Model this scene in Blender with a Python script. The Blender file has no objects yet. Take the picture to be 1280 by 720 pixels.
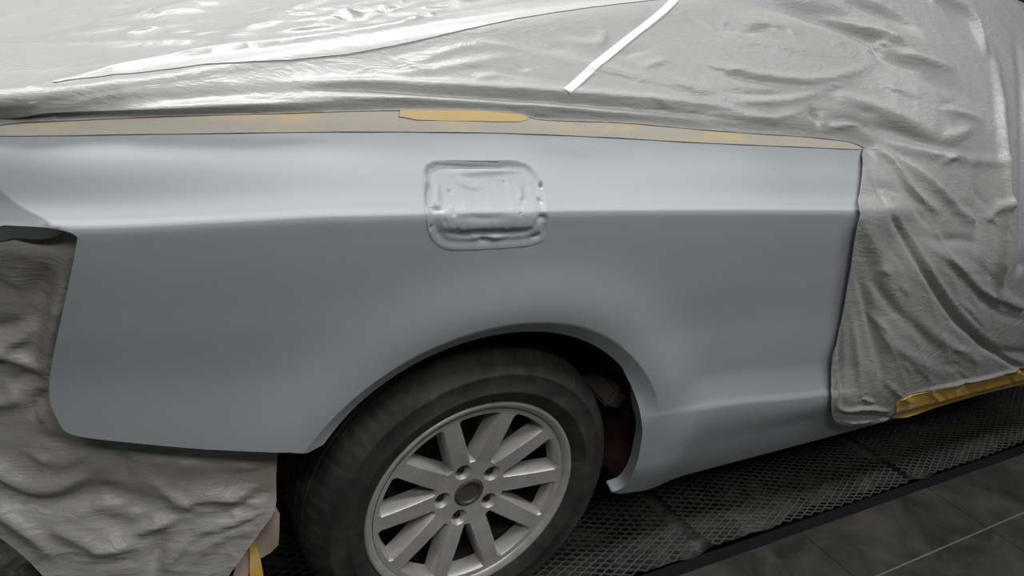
import bpy, bmesh, math, random
import numpy as np
from mathutils import Vector, Matrix
from mathutils.bvhtree import BVHTree
from mathutils.geometry import delaunay_2d_cdt

random.seed(4)
PI = math.pi
col = bpy.context.scene.collection

# ------------------------------------------------------------------ camera
FPX = 900.0
CAM = Vector((-0.60886571, -0.97638757, 1.24736134))
ROT = Matrix(((0.8656948, 0.06720877, -0.49603981),
              (-0.479373, 0.39663661, -0.78286712),
              (0.14413201, 0.91551209, 0.37558432)))
cd = bpy.data.cameras.new('camera')
cam = bpy.data.objects.new('camera', cd)
col.objects.link(cam)
cam.matrix_world = Matrix.Translation(CAM) @ ROT.to_4x4()
cd.sensor_width = 36.0
cd.lens = 36.0 * FPX / 1280.0
cd.clip_start = 0.02
bpy.context.scene.camera = cam

# ------------------------------------------------------------------ light and exposure
vs = bpy.context.scene.view_settings
vs.view_transform = 'Standard'
vs.look = 'None'
vs.gamma = 1.0
vs.use_curve_mapping = False
vs.exposure = 0.0

world = bpy.data.worlds.new('world')
bpy.context.scene.world = world
world.use_nodes = True
world.node_tree.nodes['Background'].inputs[0].default_value = (0.6, 0.65, 0.7, 1)
world.node_tree.nodes['Background'].inputs[1].default_value = 0.08


def area(name, loc, target, sx, sy, power, color=(1, 1, 1), spread=180):
    l = bpy.data.lights.new(name, 'AREA')
    l.shape = 'RECTANGLE'
    l.size = sx
    l.size_y = sy
    l.energy = power
    l.color = color
    l.spread = math.radians(spread)
    o = bpy.data.objects.new(name, l)
    col.objects.link(o)
    o.location = loc
    d = Vector(target) - Vector(loc)
    o.rotation_euler = d.to_track_quat('-Z', 'Y').to_euler()
    return o


area('ceiling_tubes_over_car', (-0.9, 1.0, 2.9), (-0.9, 1.0, 0), 3.0, 0.5, 105, (1.0, 1.0, 0.99))
area('ceiling_tubes_over_aisle', (0.8, -0.95, 2.75), (0.8, -0.8, 0), 3.0, 0.35, 44, (0.99, 0.995, 1.0))
area('front_fill', (-0.8, -2.1, 3.0), (0.0, 0, 0.4), 2.6, 0.4, 31, (1.0, 0.98, 0.95))  # added fill from the front, brightens the upright surfaces

# ------------------------------------------------------------------ helpers


def tag(o, label=None, cat=None, group=None, kind=None):
    if label:
        o['label'] = label
    if cat:
        o['category'] = cat
    if group:
        o['group'] = group
    if kind:
        o['kind'] = kind
    return o


def link(name, me, mat=None, parent=None):
    o = bpy.data.objects.new(name, me)
    col.objects.link(o)
    if mat is not None:
        me.materials.append(mat)
    if parent is not None:
        o.parent = parent
    return o


def empty(name, loc, parent=None):
    o = bpy.data.objects.new(name, None)
    col.objects.link(o)
    o.location = loc
    o.empty_display_size = 0.1
    if parent is not None:
        o.parent = parent
    return o


def mesh_of(name, verts, faces, smooth=True):
    me = bpy.data.meshes.new(name)
    me.from_pydata([tuple(v) for v in verts], [], [tuple(f) for f in faces])
    me.update()
    if smooth:
        me.polygons.foreach_set('use_smooth', [True] * len(me.polygons))
    return me


def box_mesh(name, x0, x1, y0, y1, z0, z1, bev=0.0):
    bm = bmesh.new()
    bmesh.ops.create_cube(bm, size=1)
    bmesh.ops.scale(bm, vec=(x1 - x0, y1 - y0, z1 - z0), verts=bm.verts)
    bmesh.ops.translate(bm, vec=((x0 + x1) / 2, (y0 + y1) / 2, (z0 + z1) / 2), verts=bm.verts)
    if bev:
        bmesh.ops.bevel(bm, geom=bm.edges[:], offset=bev, segments=2, affect='EDGES', profile=0.6)
    me = bpy.data.meshes.new(name)
    bm.to_mesh(me)
    bm.free()
    return me


def smooth_by_angle(me, deg=35):
    bm = bmesh.new()
    bm.from_mesh(me)
    for e in bm.edges:
        if len(e.link_faces) == 2 and e.calc_face_angle(0) > math.radians(deg):
            e.smooth = False
    for f in bm.faces:
        f.smooth = True
    bm.to_mesh(me)
    bm.free()


def lathe_y(name, prof, n=96, closed=False, rfun=None):
    """profile (radius, y) turned about the wheel axle (the y axis)"""
    vs_, fs = [], []
    m = len(prof)
    for i in range(n):
        a = 2 * PI * i / n
        for j, (r, y) in enumerate(prof):
            rr = r + (rfun(i, j) if rfun else 0)
            vs_.append((rr * math.cos(a), y, rr * math.sin(a)))
    for i in range(n):
        k = (i + 1) % n
        for j in range(m if closed else m - 1):
            l = (j + 1) % m
            fs.append((i * m + j, i * m + l, k * m + l, k * m + j))
    me = mesh_of(name, vs_, fs)
    bm = bmesh.new()
    bm.from_mesh(me)
    bmesh.ops.remove_doubles(bm, verts=bm.verts, dist=1e-6)
    bmesh.ops.recalc_face_normals(bm, faces=bm.faces)
    bm.to_mesh(me)
    bm.free()
    return me


# ------------------------------------------------------------------ materials
def mat(name, base, rough=0.5, metal=0.0, spec=0.5):
    m = bpy.data.materials.new(name)
    m.use_nodes = True
    b = m.node_tree.nodes['Principled BSDF']
    b.inputs['Base Color'].default_value = (*base, 1)
    b.inputs['Roughness'].default_value = rough
    b.inputs['Metallic'].default_value = metal
    b.inputs['Specular IOR Level'].default_value = spec
    return m, m.node_tree, b


def noise(nt, scale, detail=4, rough=0.5, vec=None, dist=0.0):
    n = nt.nodes.new('ShaderNodeTexNoise')
    n.inputs['Scale'].default_value = scale
    n.inputs['Detail'].default_value = detail
    n.inputs['Roughness'].default_value = rough
    n.inputs['Distortion'].default_value = dist
    if vec is not None:
        nt.links.new(vec, n.inputs['Vector'])
    return n


def ramp(nt, fac, stops):
    r = nt.nodes.new('ShaderNodeValToRGB')
    e = r.color_ramp.elements
    while len(e) < len(stops):
        e.new(0.5)
    for i, (p, c) in enumerate(stops):
        e[i].position = p
        e[i].color = (*c, 1) if len(c) == 3 else c
    nt.links.new(fac, r.inputs['Fac'])
    return r


def bump(nt, height, b, strength=0.3, distance=0.01, normal=None):
    n = nt.nodes.new('ShaderNodeBump')
    n.inputs['Strength'].default_value = strength
    n.inputs['Distance'].default_value = distance
    nt.links.new(height, n.inputs['Height'])
    if normal is not None:
        nt.links.new(normal, n.inputs['Normal'])
    nt.links.new(n.outputs['Normal'], b.inputs['Normal'])
    return n


def coords(nt, scale=(1, 1, 1), rot=(0, 0, 0)):
    t = nt.nodes.new('ShaderNodeTexCoord')
    m = nt.nodes.new('ShaderNodeMapping')
    m.inputs['Scale'].default_value = scale
    m.inputs['Rotation'].default_value = rot
    nt.links.new(t.outputs['Object'], m.inputs['Vector'])
    return m.outputs['Vector']


def primer_mat():
    m, nt, b = mat('grey_primer', (0.33, 0.365, 0.385), 0.42, 0, 0.45)
    v = coords(nt)
    n = noise(nt, 3.0, 3, 0.5, v)
    r = ramp(nt, n.outputs['Fac'], [(0.3, (0.325, 0.352, 0.370)), (0.7, (0.350, 0.374, 0.386))])
    nt.links.new(r.outputs['Color'], b.inputs['Base Color'])
    f = noise(nt, 900, 2, 0.6, v)
    bump(nt, f.outputs['Fac'], b, 0.06, 0.001)
    return m


def film_mat(name, tint, translucent=0.18, bumpk=0.5):
    m, nt, b = mat(name, tint, 0.36, 0, 0.5)
    v = coords(nt, (0.55, 1, 1.5), (0, math.radians(12), 0))
    a = noise(nt, 26, 4, 0.55, v, 1.2)
    # sharp creases: distance from the middle of the noise
    s = nt.nodes.new('ShaderNodeMath')
    s.operation = 'SUBTRACT'
    s.inputs[1].default_value = 0.5
    nt.links.new(a.outputs['Fac'], s.inputs[0])
    ab = nt.nodes.new('ShaderNodeMath')
    ab.operation = 'ABSOLUTE'
    nt.links.new(s.outputs[0], ab.inputs[0])
    b1 = bump(nt, ab.outputs[0], b, bumpk * 0.6, 0.012)
    f = noise(nt, 120, 3, 0.6, coords(nt, (0.5, 1, 1.6)), 0.6)
    bump(nt, f.outputs['Fac'], b, bumpk * 0.22, 0.004, b1.outputs['Normal'])
    tr = nt.nodes.new('ShaderNodeBsdfTranslucent')
    tr.inputs['Color'].default_value = (*tint, 1)
    mix = nt.nodes.new('ShaderNodeMixShader')
    mix.inputs[0].default_value = translucent
    out = nt.nodes['Material Output']
    nt.links.new(b.outputs[0], mix.inputs[1])
    nt.links.new(tr.outputs[0], mix.inputs[2])
    nt.links.new(mix.outputs[0], out.inputs['Surface'])
    return m


def tape_mat(name, clean, sprayed, lo, hi, scale=9):
    m, nt, b = mat(name, clean, 0.6, 0, 0.3)
    n = noise(nt, scale, 4, 0.6, coords(nt, (0.6, 1, 2.5)), 0.4)
    r = ramp(nt, n.outputs['Fac'], [(lo, clean), (hi, sprayed)])
    nt.links.new(r.outputs['Color'], b.inputs['Base Color'])
    c = noise(nt, 260, 2, 0.6, coords(nt, (1, 1, 0.3)))
    bump(nt, c.outputs['Fac'], b, 0.25, 0.001)
    return m


def rubber_mat():
    m, nt, b = mat('dusty_rubber', (0.03, 0.03, 0.03), 0.7, 0, 0.35)
    n = noise(nt, 14, 6, 0.65, coords(nt), 0.5)
    r = ramp(nt, n.outputs['Fac'], [(0.35, (0.018, 0.018, 0.018)), (0.6, (0.04, 0.04, 0.038)), (0.8, (0.085, 0.083, 0.078))])
    nt.links.new(r.outputs['Color'], b.inputs['Base Color'])
    bump(nt, noise(nt, 90, 4, 0.6, coords(nt)).outputs['Fac'], b, 0.25, 0.002)
    return m


def alloy_mat():
    m, nt, b = mat('silver_alloy', (0.42, 0.415, 0.40), 0.32, 0.25, 0.5)
    n = noise(nt, 30, 5, 0.6, coords(nt))
    r = ramp(nt, n.outputs['Fac'], [(0.3, (0.36, 0.355, 0.345)), (0.7, (0.45, 0.445, 0.43))])
    nt.links.new(r.outputs['Color'], b.inputs['Base Color'])
    return m


def liner_mat():
    m, nt, b = mat('dirty_arch_liner', (0.02, 0.02, 0.02), 0.8, 0, 0.2)
    n = noise(nt, 9, 5, 0.65, coords(nt), 0.8)
    r = ramp(nt, n.outputs['Fac'], [(0.42, (0.012, 0.012, 0.012)), (0.55, (0.035, 0.015, 0.012)), (0.68, (0.075, 0.028, 0.022))])
    nt.links.new(r.outputs['Color'], b.inputs['Base Color'])
    bump(nt, n.outputs['Fac'], b, 0.4, 0.01)
    return m


def floor_mat():
    m, nt, b = mat('dark_floor_tiles', (0.04, 0.04, 0.04), 0.45, 0, 0.4)
    t = nt.nodes.new('ShaderNodeTexCoord')
    sep = nt.nodes.new('ShaderNodeSeparateXYZ')
    nt.links.new(t.outputs['Object'], sep.inputs[0])

    def joint(sock, offset, size, w):
        a = nt.nodes.new('ShaderNodeMath')
        a.operation = 'SUBTRACT'
        a.inputs[1].default_value = offset
        nt.links.new(sock, a.inputs[0])
        p = nt.nodes.new('ShaderNodeMath')
        p.operation = 'PINGPONG'
        p.inputs[1].default_value = size / 2
        nt.links.new(a.outputs[0], p.inputs[0])
        l = nt.nodes.new('ShaderNodeMath')
        l.operation = 'LESS_THAN'
        l.inputs[1].default_value = w
        nt.links.new(p.outputs[0], l.inputs[0])
        return l.outputs[0]
    jy = joint(sep.outputs['Y'], -0.2655, 0.6, 0.0022)
    jx = joint(sep.outputs['X'], 1.02, 0.6, 0.0022)
    n = noise(nt, 5, 6, 0.6, t.outputs['Object'], 1.0)
    r = ramp(nt, n.outputs['Fac'], [(0.35, (0.030, 0.034, 0.030)), (0.55, (0.055, 0.055, 0.052)), (0.75, (0.09, 0.085, 0.08))])
    m1 = nt.nodes.new('ShaderNodeMix')
    m1.data_type = 'RGBA'
    m1.inputs[7].default_value = (0.02, 0.02, 0.02, 1)
    nt.links.new(jx, m1.inputs[0])
    nt.links.new(r.outputs['Color'], m1.inputs[6])
    m2 = nt.nodes.new('ShaderNodeMix')
    m2.data_type = 'RGBA'
    m2.inputs[7].default_value = (0.17, 0.17, 0.155, 1)
    nt.links.new(jy, m2.inputs[0])
    nt.links.new(m1.outputs[2], m2.inputs[6])
    nt.links.new(m2.outputs[2], b.inputs['Base Color'])
    rr = ramp(nt, n.outputs['Fac'], [(0.3, (0.35,) * 3), (0.7, (0.6,) * 3)])
    nt.links.new(rr.outputs['Color'], b.inputs['Roughness'])
    bump(nt, n.outputs['Fac'], b, 0.15, 0.004)
    return m


M = {}
M['primer'] = primer_mat()
M['film'] = film_mat('clear_plastic_film', (0.35, 0.35, 0.348), 0.1, 0.45)
M['film_low'] = film_mat('hanging_plastic_film', (0.37, 0.364, 0.355), 0.08, 0.5)
_nt = M['film_low'].node_tree
_n = noise(_nt, 2.6, 2, 0.5, coords(_nt))
_r = ramp(_nt, _n.outputs['Fac'], [(0.50, (0.365, 0.362, 0.355)), (0.66, (0.40, 0.345, 0.27))])
_nt.links.new(_r.outputs['Color'], _nt.nodes['Principled BSDF'].inputs['Base Color'])
M['tape'] = tape_mat('oversprayed_masking_tape', (0.56, 0.45, 0.25), (0.44, 0.40, 0.345), 0.30, 0.46)
M['tape_yellow'] = tape_mat('yellow_masking_tape', (0.58, 0.42, 0.18), (0.56, 0.45, 0.27), 0.4, 0.7)
M['tape_door'] = tape_mat('ochre_masking_tape', (0.60, 0.36, 0.06), (0.62, 0.45, 0.20), 0.45, 0.75)
M['tape_white'] = mat('white_tape', (0.74, 0.74, 0.73), 0.35)[0]
M['rubber'] = rubber_mat()
M['alloy'] = alloy_mat()
M['liner'] = liner_mat()
M['silver'] = mat('silver_paint', (0.45, 0.46, 0.47), 0.35, 0.4)[0]
M['glass'] = mat('dark_window_glass', (0.03, 0.035, 0.035), 0.1)[0]
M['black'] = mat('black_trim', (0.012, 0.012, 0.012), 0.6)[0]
M['steel'] = mat('dusty_grate_steel', (0.19, 0.187, 0.18), 0.5, 0.5)[0]
M['disc'] = mat('brake_steel', (0.08, 0.075, 0.07), 0.45, 0.8)[0]
M['cap'] = mat('aged_hub_metal', (0.115, 0.105, 0.08), 0.5, 0.5)[0]
M['bolt'] = mat('dark_bolt_steel', (0.05, 0.05, 0.05), 0.4, 0.8)[0]
M['paper'] = mat('brown_masking_paper', (0.36, 0.28, 0.22), 0.8)[0]
M['floor'] = floor_mat()
M['wall'] = mat('grey_workshop_wall', (0.18, 0.185, 0.19), 0.8)[0]
M['ceiling'] = mat('workshop_ceiling', (0.25, 0.25, 0.25), 0.8)[0]
M['pit'] = mat('dark_channel', (0.012, 0.012, 0.012), 0.85, 0, 0.15)[0]


# ------------------------------------------------------------------ car hull
def pchip(t, Y, q):
    """monotone cubic through knots t (K) with values Y (K, N), sampled at q (N)"""
    t = np.asarray(t, float)
    h = np.diff(t)
    d = np.diff(Y, axis=0) / h[:, None]
    K = len(t)
    s = np.zeros_like(Y)
    for k in range(1, K - 1):
        same = d[k - 1] * d[k] > 0
        w1 = 2 * h[k] + h[k - 1]
        w2 = h[k] + 2 * h[k - 1]
        with np.errstate(divide='ignore', invalid='ignore'):
            v = (w1 + w2) / (w1 / d[k - 1] + w2 / d[k])
        s[k] = np.where(same, v, 0.0)
    s[0] = d[0]
    s[-1] = d[-1]
    i = np.clip(np.searchsorted(t, q, side='right') - 1, 0, K - 2)
    n = np.arange(len(q))
    hh = h[i]
    u = (q - t[i]) / hh
    y0, y1, s0, s1 = Y[i, n], Y[i + 1, n], s[i, n], s[i + 1, n]
    return ((2 * u**3 - 3 * u**2 + 1) * y0 + (u**3 - 2 * u**2 + u) * hh * s0
            + (-2 * u**3 + 3 * u**2) * y1 + (u**3 - u**2) * hh * s1)


def curve1(xs, ys):
    xs = np.array(xs, float)
    ys = np.array(ys, float)

    def f(x):
        xc = np.clip(x, xs[0], xs[-1])
        return pchip(xs, np.repeat(ys[:, None], len(xc), 1), xc)
    return f


def sstep(a, b, x):
    u = np.clip((x - a) / (b - a), 0, 1)
    return u * u * (3 - 2 * u)


taper = curve1([-1.4, -1.1, -0.9, -0.75, -0.6, -0.4, -0.2, 0.1, 0.8, 1.8, 2.6],
               [0.60, 0.38, 0.185, 0.10, 0.052, 0.018, 0.004, 0.0, 0.0, 0.01, 0.06])
z_char = curve1([-1.4, -0.63, -0.45, -0.32, 0.04, 0.31, 0.79, 2.6],
                [0.87, 0.905, 0.922, 0.931, 0.936, 0.934, 0.926, 0.90])
z_sill = curve1([-1.4, 0.44, 0.93, 2.6], [0.49, 0.49, 0.453, 0.42])
z_belt = curve1([-1.4, -0.70, -0.30, -0.02, 0.40, 0.90, 2.6], [0.985, 1.022, 1.043, 1.052, 1.052, 1.050, 1.02])
ridge_y = curve1([-1.4, -0.70, -0.27, 0.46, 1.0, 1.7, 2.6], [0.10, 0.08, 0.15, 0.25, 0.27, 0.27, 0.30])
ridge_z = curve1([-1.4, -0.70, -0.27, 0.46, 1.0, 1.6, 2.0, 2.6], [0.99, 1.037, 1.133, 1.283, 1.385, 1.43, 1.40, 1.20])
top_z = curve1([-1.4, -0.75, -0.3, 0.46, 1.0, 1.6, 2.6], [1.03, 1.085, 1.20, 1.35, 1.42, 1.45, 1.25])
VK = np.array([0.24, 0.27, 0.36, 0.470, 0.478, 0.495, 0.56, 0.66, 0.78, 0.90, 0.925, 0.935, 0.945, 0.965, 1.00, 1.03, 1.05,
               1.10, 1.30, 1.39, 1.43, 1.50, 2.00, 2.50, 2.70, 2.85])


def hull(x, v, film=False):
    x = np.atleast_1d(np.asarray(x, float))
    v = np.atleast_1d(np.asarray(v, float))
    tp, zc, zs, zb = taper(x), z_char(x), z_sill(x), z_belt(x)
    ry, rz, tz = ridge_y(x), ridge_z(x), top_z(x)
    o = np.ones_like(x)
    ds = zs - 0.48
    dc = zc - 0.93
    up = zb - 0.94
    Z = [0.24 * o, 0.27 * o, 0.36 * o, 0.470 + ds, 0.478 + ds, 0.495 + ds, 0.56 + ds * .8, 0.66 + ds * .5, 0.78 + dc * .5, 0.90 + dc,
         0.925 + dc, 0.933 + dc, 0.941 + dc, 0.955 + dc, 0.99 + dc * .5, zb - 0.02, zb,
         zb + (rz - zb) * .15, zb + (rz - zb) * .75, zb + (rz - zb) * .96, rz, rz + (tz - rz) * .35, tz, rz, 1.05 * o, 0.9 * o]
    yb = 0.036
    cw = sstep(0.40, 0.52, x)     # the sill crease dies out before the arch
    Y = [-0.005 * o, -0.018 * o, -0.045 * o, -0.052 - 0.0145 * cw, -0.052 - 0.0145 * cw, -0.050 - 0.007 * cw, -0.048 + 0.005 * cw, -0.044 * o, -0.054 * o, -0.067 * o,
         -0.069 * o, -0.067 * o, -0.057 * o, -0.041 * o, -0.012 * o, (yb - .012) * o, yb * o]
    Y = [y + tp for y in Y]
    base = Y[-1]
    tr = tp * .3 + np.where(x < -0.7, (tp - float(taper(np.array([-0.7]))[0])) * .75, 0)
    Y += [base + (ry + tr - base) * .10, base + (ry + tr - base) * .70, base + (ry + tr - base) * .94,
          ry + tr + .012, ry + tr + 0.14, 0.85 * o, 1.50 * o, 1.66 * o, 1.70 * o]
    if film:
        # the loose film spans the hollows of the body beside the door instead of following them
        wgt = sstep(0.86, 1.12, x)
        a, b = 8, 19
        Y[8] = Y[8] * (1 - wgt) - 0.088 * wgt
        for k in range(a + 1, b):
            t = (VK[k] - VK[a]) / (VK[b] - VK[a])
            Y[k] = Y[k] * (1 - wgt) + (Y[a] * (1 - t) + Y[b] * t - 0.078 * math.sin(PI * t)) * wgt
            Z[k] = Z[k] * (1 - wgt) + (Z[a] * (1 - t) + Z[b] * t) * wgt
        for k in range(0, a):
            t = (VK[k] - VK[0]) / (VK[a] - VK[0])
            Y[k] = Y[k] * (1 - wgt) + ((-0.045) * (1 - t) + Y[a] * t - 0.012 * math.sin(PI * t)) * wgt
    y = pchip(VK, np.array(Y), v)
    z = pchip(VK, np.array(Z), v)
    # wheel arch: swollen shoulder round the opening and a lip turned inwards
    r = np.hypot(x, z - 0.325)
    body = 1 - sstep(0.80, 0.95, v)
    y = y - body * 0.014 * np.exp(-((r - 0.44) / 0.07)**2)
    y = y + body * 0.020 * np.clip((0.415 - r) / 0.034, 0, 1.1) * sstep(0.46, 0.62, z)
    return np.stack([x, y, z], 1)


class Surf:
    """a parametric surface: eval(x, v) and the point under a line of sight"""

    def __init__(self, fn, x0, x1, v0, v1, nx=260, nv=260):
        self.fn = fn
        xs = np.linspace(x0, x1, nx)
        vv = np.linspace(v0, v1, nv)
        X, V = np.meshgrid(xs, vv, indexing='ij')
        self.X, self.V = X.ravel(), V.ravel()
        P = fn(self.X, self.V)
        self.P = P
        F = []
        for i in range(nx - 1):
            for j in range(nv - 1):
                a = i * nv + j
                F.append((a, a + nv, a + 1))
                F.append((a + 1, a + nv, a + nv + 1))
        self.F = F
        self.bvh = BVHTree.FromPolygons([tuple(p) for p in P], F)

    def at(self, u, w):
        d = ROT @ Vector(((u - 640) / FPX, -(w - 360) / FPX, -1))
        d.normalize()
        loc, n, i, dist = self.bvh.ray_cast(CAM, d)
        if loc is None:
            raise ValueError('no surface under %s %s' % (u, w))
        a, b, c = self.F[i]
        A, B, C = (Vector(self.P[k]) for k in (a, b, c))
        # barycentric
        v0, v1, v2 = B - A, C - A, loc - A
        d00, d01, d11, d20, d21 = v0.dot(v0), v0.dot(v1), v1.dot(v1), v2.dot(v0), v2.dot(v1)
        den = d00 * d11 - d01 * d01
        s = (d11 * d20 - d01 * d21) / den
        t = (d00 * d21 - d01 * d20) / den
        return (self.X[a] * (1 - s - t) + self.X[b] * s + self.X[c] * t,
                self.V[a] * (1 - s - t) + self.V[b] * s + self.V[c] * t)

    def normals(self, x, v, e=0.002):
        a = self.fn(x + e, v) - self.fn(x - e, v)
        b = self.fn(x, v + e) - self.fn(x, v - e)
        n = np.cross(a, b)
        n /= np.linalg.norm(n, axis=1)[:, None] + 1e-12
        return n


def smooth_line(pts, n=6, closed=False):
    """Catmull-Rom through the points"""
    P = [np.array(p, float) for p in pts]
    out = []
    m = len(P)
    rng = range(m) if closed else range(m - 1)
    for i in rng:
        p0 = P[(i - 1) % m] if closed or i > 0 else P[0]
        p1 = P[i]
        p2 = P[(i + 1) % m]
        p3 = P[(i + 2) % m] if closed or i + 2 < m else P[-1]
        for k in range(n):
            t = k / n
            out.append(0.5 * ((2 * p1) + (p2 - p0) * t + (2 * p0 - 5 * p1 + 4 * p2 - p3) * t * t + (3 * p1 - p0 - 3 * p2 + p3) * t**3))
    if not closed:
        out.append(P[-1])
    return [tuple(o) for o in out]


def inside(poly, X, Y):
    px = np.array([p[0] for p in poly])
    py = np.array([p[1] for p in poly])
    r = np.zeros(len(X), bool)
    j = len(px) - 1
    for i in range(len(px)):
        c = ((py[i] > Y) != (py[j] > Y))
        with np.errstate(divide='ignore', invalid='ignore'):
            xi = (px[j] - px[i]) * (Y - py[i]) / (py[j] - py[i]) + px[i]
        r ^= c & (X < xi)
        j = i
    return r


def edge_dist(poly, X, Y):
    d = np.full(len(X), 9.0)
    n = len(poly)
    for i in range(n):
        a = np.array(poly[i])
        b = np.array(poly[(i + 1) % n])
        ab = b - a
        L = ab @ ab + 1e-12
        t = np.clip(((X - a[0]) * ab[0] + (Y - a[1]) * ab[1]) / L, 0, 1)
        d = np.minimum(d, np.hypot(X - a[0] - t * ab[0], Y - a[1] - t * ab[1]))
    return d


def resample(poly, step):
    out = []
    n = len(poly)
    for i in range(n):
        a = np.array(poly[i], float)
        b = np.array(poly[(i + 1) % n], float)
        k = max(1, int(math.ceil(np.linalg.norm(b - a) / step)))
        for q in range(k):
            out.append(tuple(a + (b - a) * q / k))
    return out


def triangulate(poly, step, xlines=None, ylines=None, extra=None):
    poly = resample(poly, step)
    x0, x1 = min(p[0] for p in poly), max(p[0] for p in poly)
    y0, y1 = min(p[1] for p in poly), max(p[1] for p in poly)
    gx = np.arange(x0, x1, step) + step * .37 if xlines is None else np.array([q for q in xlines if x0 < q < x1])
    gy = np.arange(y0, y1, step) + step * .41 if ylines is None else np.array([q for q in ylines if y0 < q < y1])
    X, Y = np.meshgrid(gx, gy)
    X, Y = X.ravel(), Y.ravel()
    k = inside(poly, X, Y)
    X, Y = X[k], Y[k]
    k = edge_dist(poly, X, Y) > step * 0.45
    X, Y = X[k], Y[k]
    if extra is not None:
        keep, add = extra
        k = keep(X, Y)
        X, Y = X[k], Y[k]
        add = np.array(add)
        k = inside(poly, add[:, 0], add[:, 1])
        add = add[k]
        add = add[edge_dist(poly, add[:, 0], add[:, 1]) > 0.003]
        X, Y = np.concatenate([X, add[:, 0]]), np.concatenate([Y, add[:, 1]])
    n = len(poly)
    co = [Vector(p) for p in poly] + [Vector((a, b)) for a, b in zip(X, Y)]
    res = delaunay_2d_cdt(co, [(i, (i + 1) % n) for i in range(n)], [list(range(n))], 1, 1e-7)
    V = np.array([(v.x, v.y) for v in res[0]])
    F = []
    for f in res[2]:
        f = list(f)
        ar = sum(V[f[i]][0] * V[f[(i + 1) % len(f)]][1] - V[f[(i + 1) % len(f)]][0] * V[f[i]][1] for i in range(len(f)))
        F.append(f if ar > 0 else f[::-1])
    return V, F


def sheet(name, surf, poly, step, disp, thick, material, parent=None, xl=None, yl=None, hole=None, extra=None):
    """a skin on the surface inside the outline poly (x, v); disp(P, x, v) lifts it along the
    outward normal; the rim is turned back by thick"""
    V, F = triangulate(poly, step, xl, yl, extra)
    x, v = V[:, 0], V[:, 1]
    if hole is not None:
        cen = np.array([V[list(f)].mean(0) for f in F])
        kill = hole(cen[:, 0], cen[:, 1])
        F = [f for f, k in zip(F, kill) if not k]

    def pos(x, v):
        P = surf.fn(x, v)
        N = surf.normals(x, v)
        return P + N * disp(P, x, v)[:, None], N
    P, N0 = pos(x, v)
    e = 0.0015
    a = pos(x + e, v)[0] - pos(x - e, v)[0]
    b = pos(x, v + e)[0] - pos(x, v - e)[0]
    Nn = np.cross(a, b)
    Nn /= np.linalg.norm(Nn, axis=1)[:, None] + 1e-12
    # rim
    cnt = {}
    for f in F:
        for i in range(len(f)):
            ed = (f[i], f[(i + 1) % len(f)])
            cnt[ed] = 1
    rim = [ed for ed in cnt if (ed[1], ed[0]) not in cnt]
    verts = [tuple(p) for p in P]
    nrm = [tuple(n) for n in Nn]
    faces = [tuple(f) for f in F]
    if thick > 0:
        fr, bk = {}, {}
        for ed in rim:
            for q in ed:
                if q not in fr:
                    fr[q] = len(verts)
                    verts.append(tuple(P[q]))
                    nrm.append((0, 0, 0))
                    bk[q] = len(verts)
                    verts.append(tuple(P[q] - N0[q] * thick))
                    nrm.append((0, 0, 0))
        for p, q in rim:
            faces.append((fr[q], fr[p], bk[p], bk[q]))
            # outward direction of this wall
            A, B, C = np.array(verts[fr[q]]), np.array(verts[fr[p]]), np.array(verts[bk[p]])
            nn = np.cross(B - A, C - A)
            nn /= np.linalg.norm(nn) + 1e-12
            for k in (fr[p], fr[q], bk[p], bk[q]):
                nrm[k] = tuple(np.array(nrm[k]) + nn)
    me = mesh_of(name, verts, faces)
    nv = [Vector(n).normalized() if Vector(n).length > 1e-6 else Vector((0, -1, 0)) for n in nrm]
    me.normals_split_custom_set_from_vertices(nv)
    o = link(name, me, material, parent)
    return o


HULL = Surf(hull, -1.3, 2.5, 0.24, 2.85, 420, 520)


def film_fn(x, v):
    return hull(x, v, True)


FILM = Surf(film_fn, -1.3, 2.5, 0.24, 2.85, 420, 520)


def px(pts, surf=None, n=0):
    """points seen in the photograph -> (x, v) on the surface"""
    s = surf or HULL
    if n:
        pts = smooth_line(pts, n)
    out = []
    for a, b in pts:
        try:
            out.append(s.at(a, b))
        except ValueError:
            print('MISS', a, b)
    return out


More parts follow.
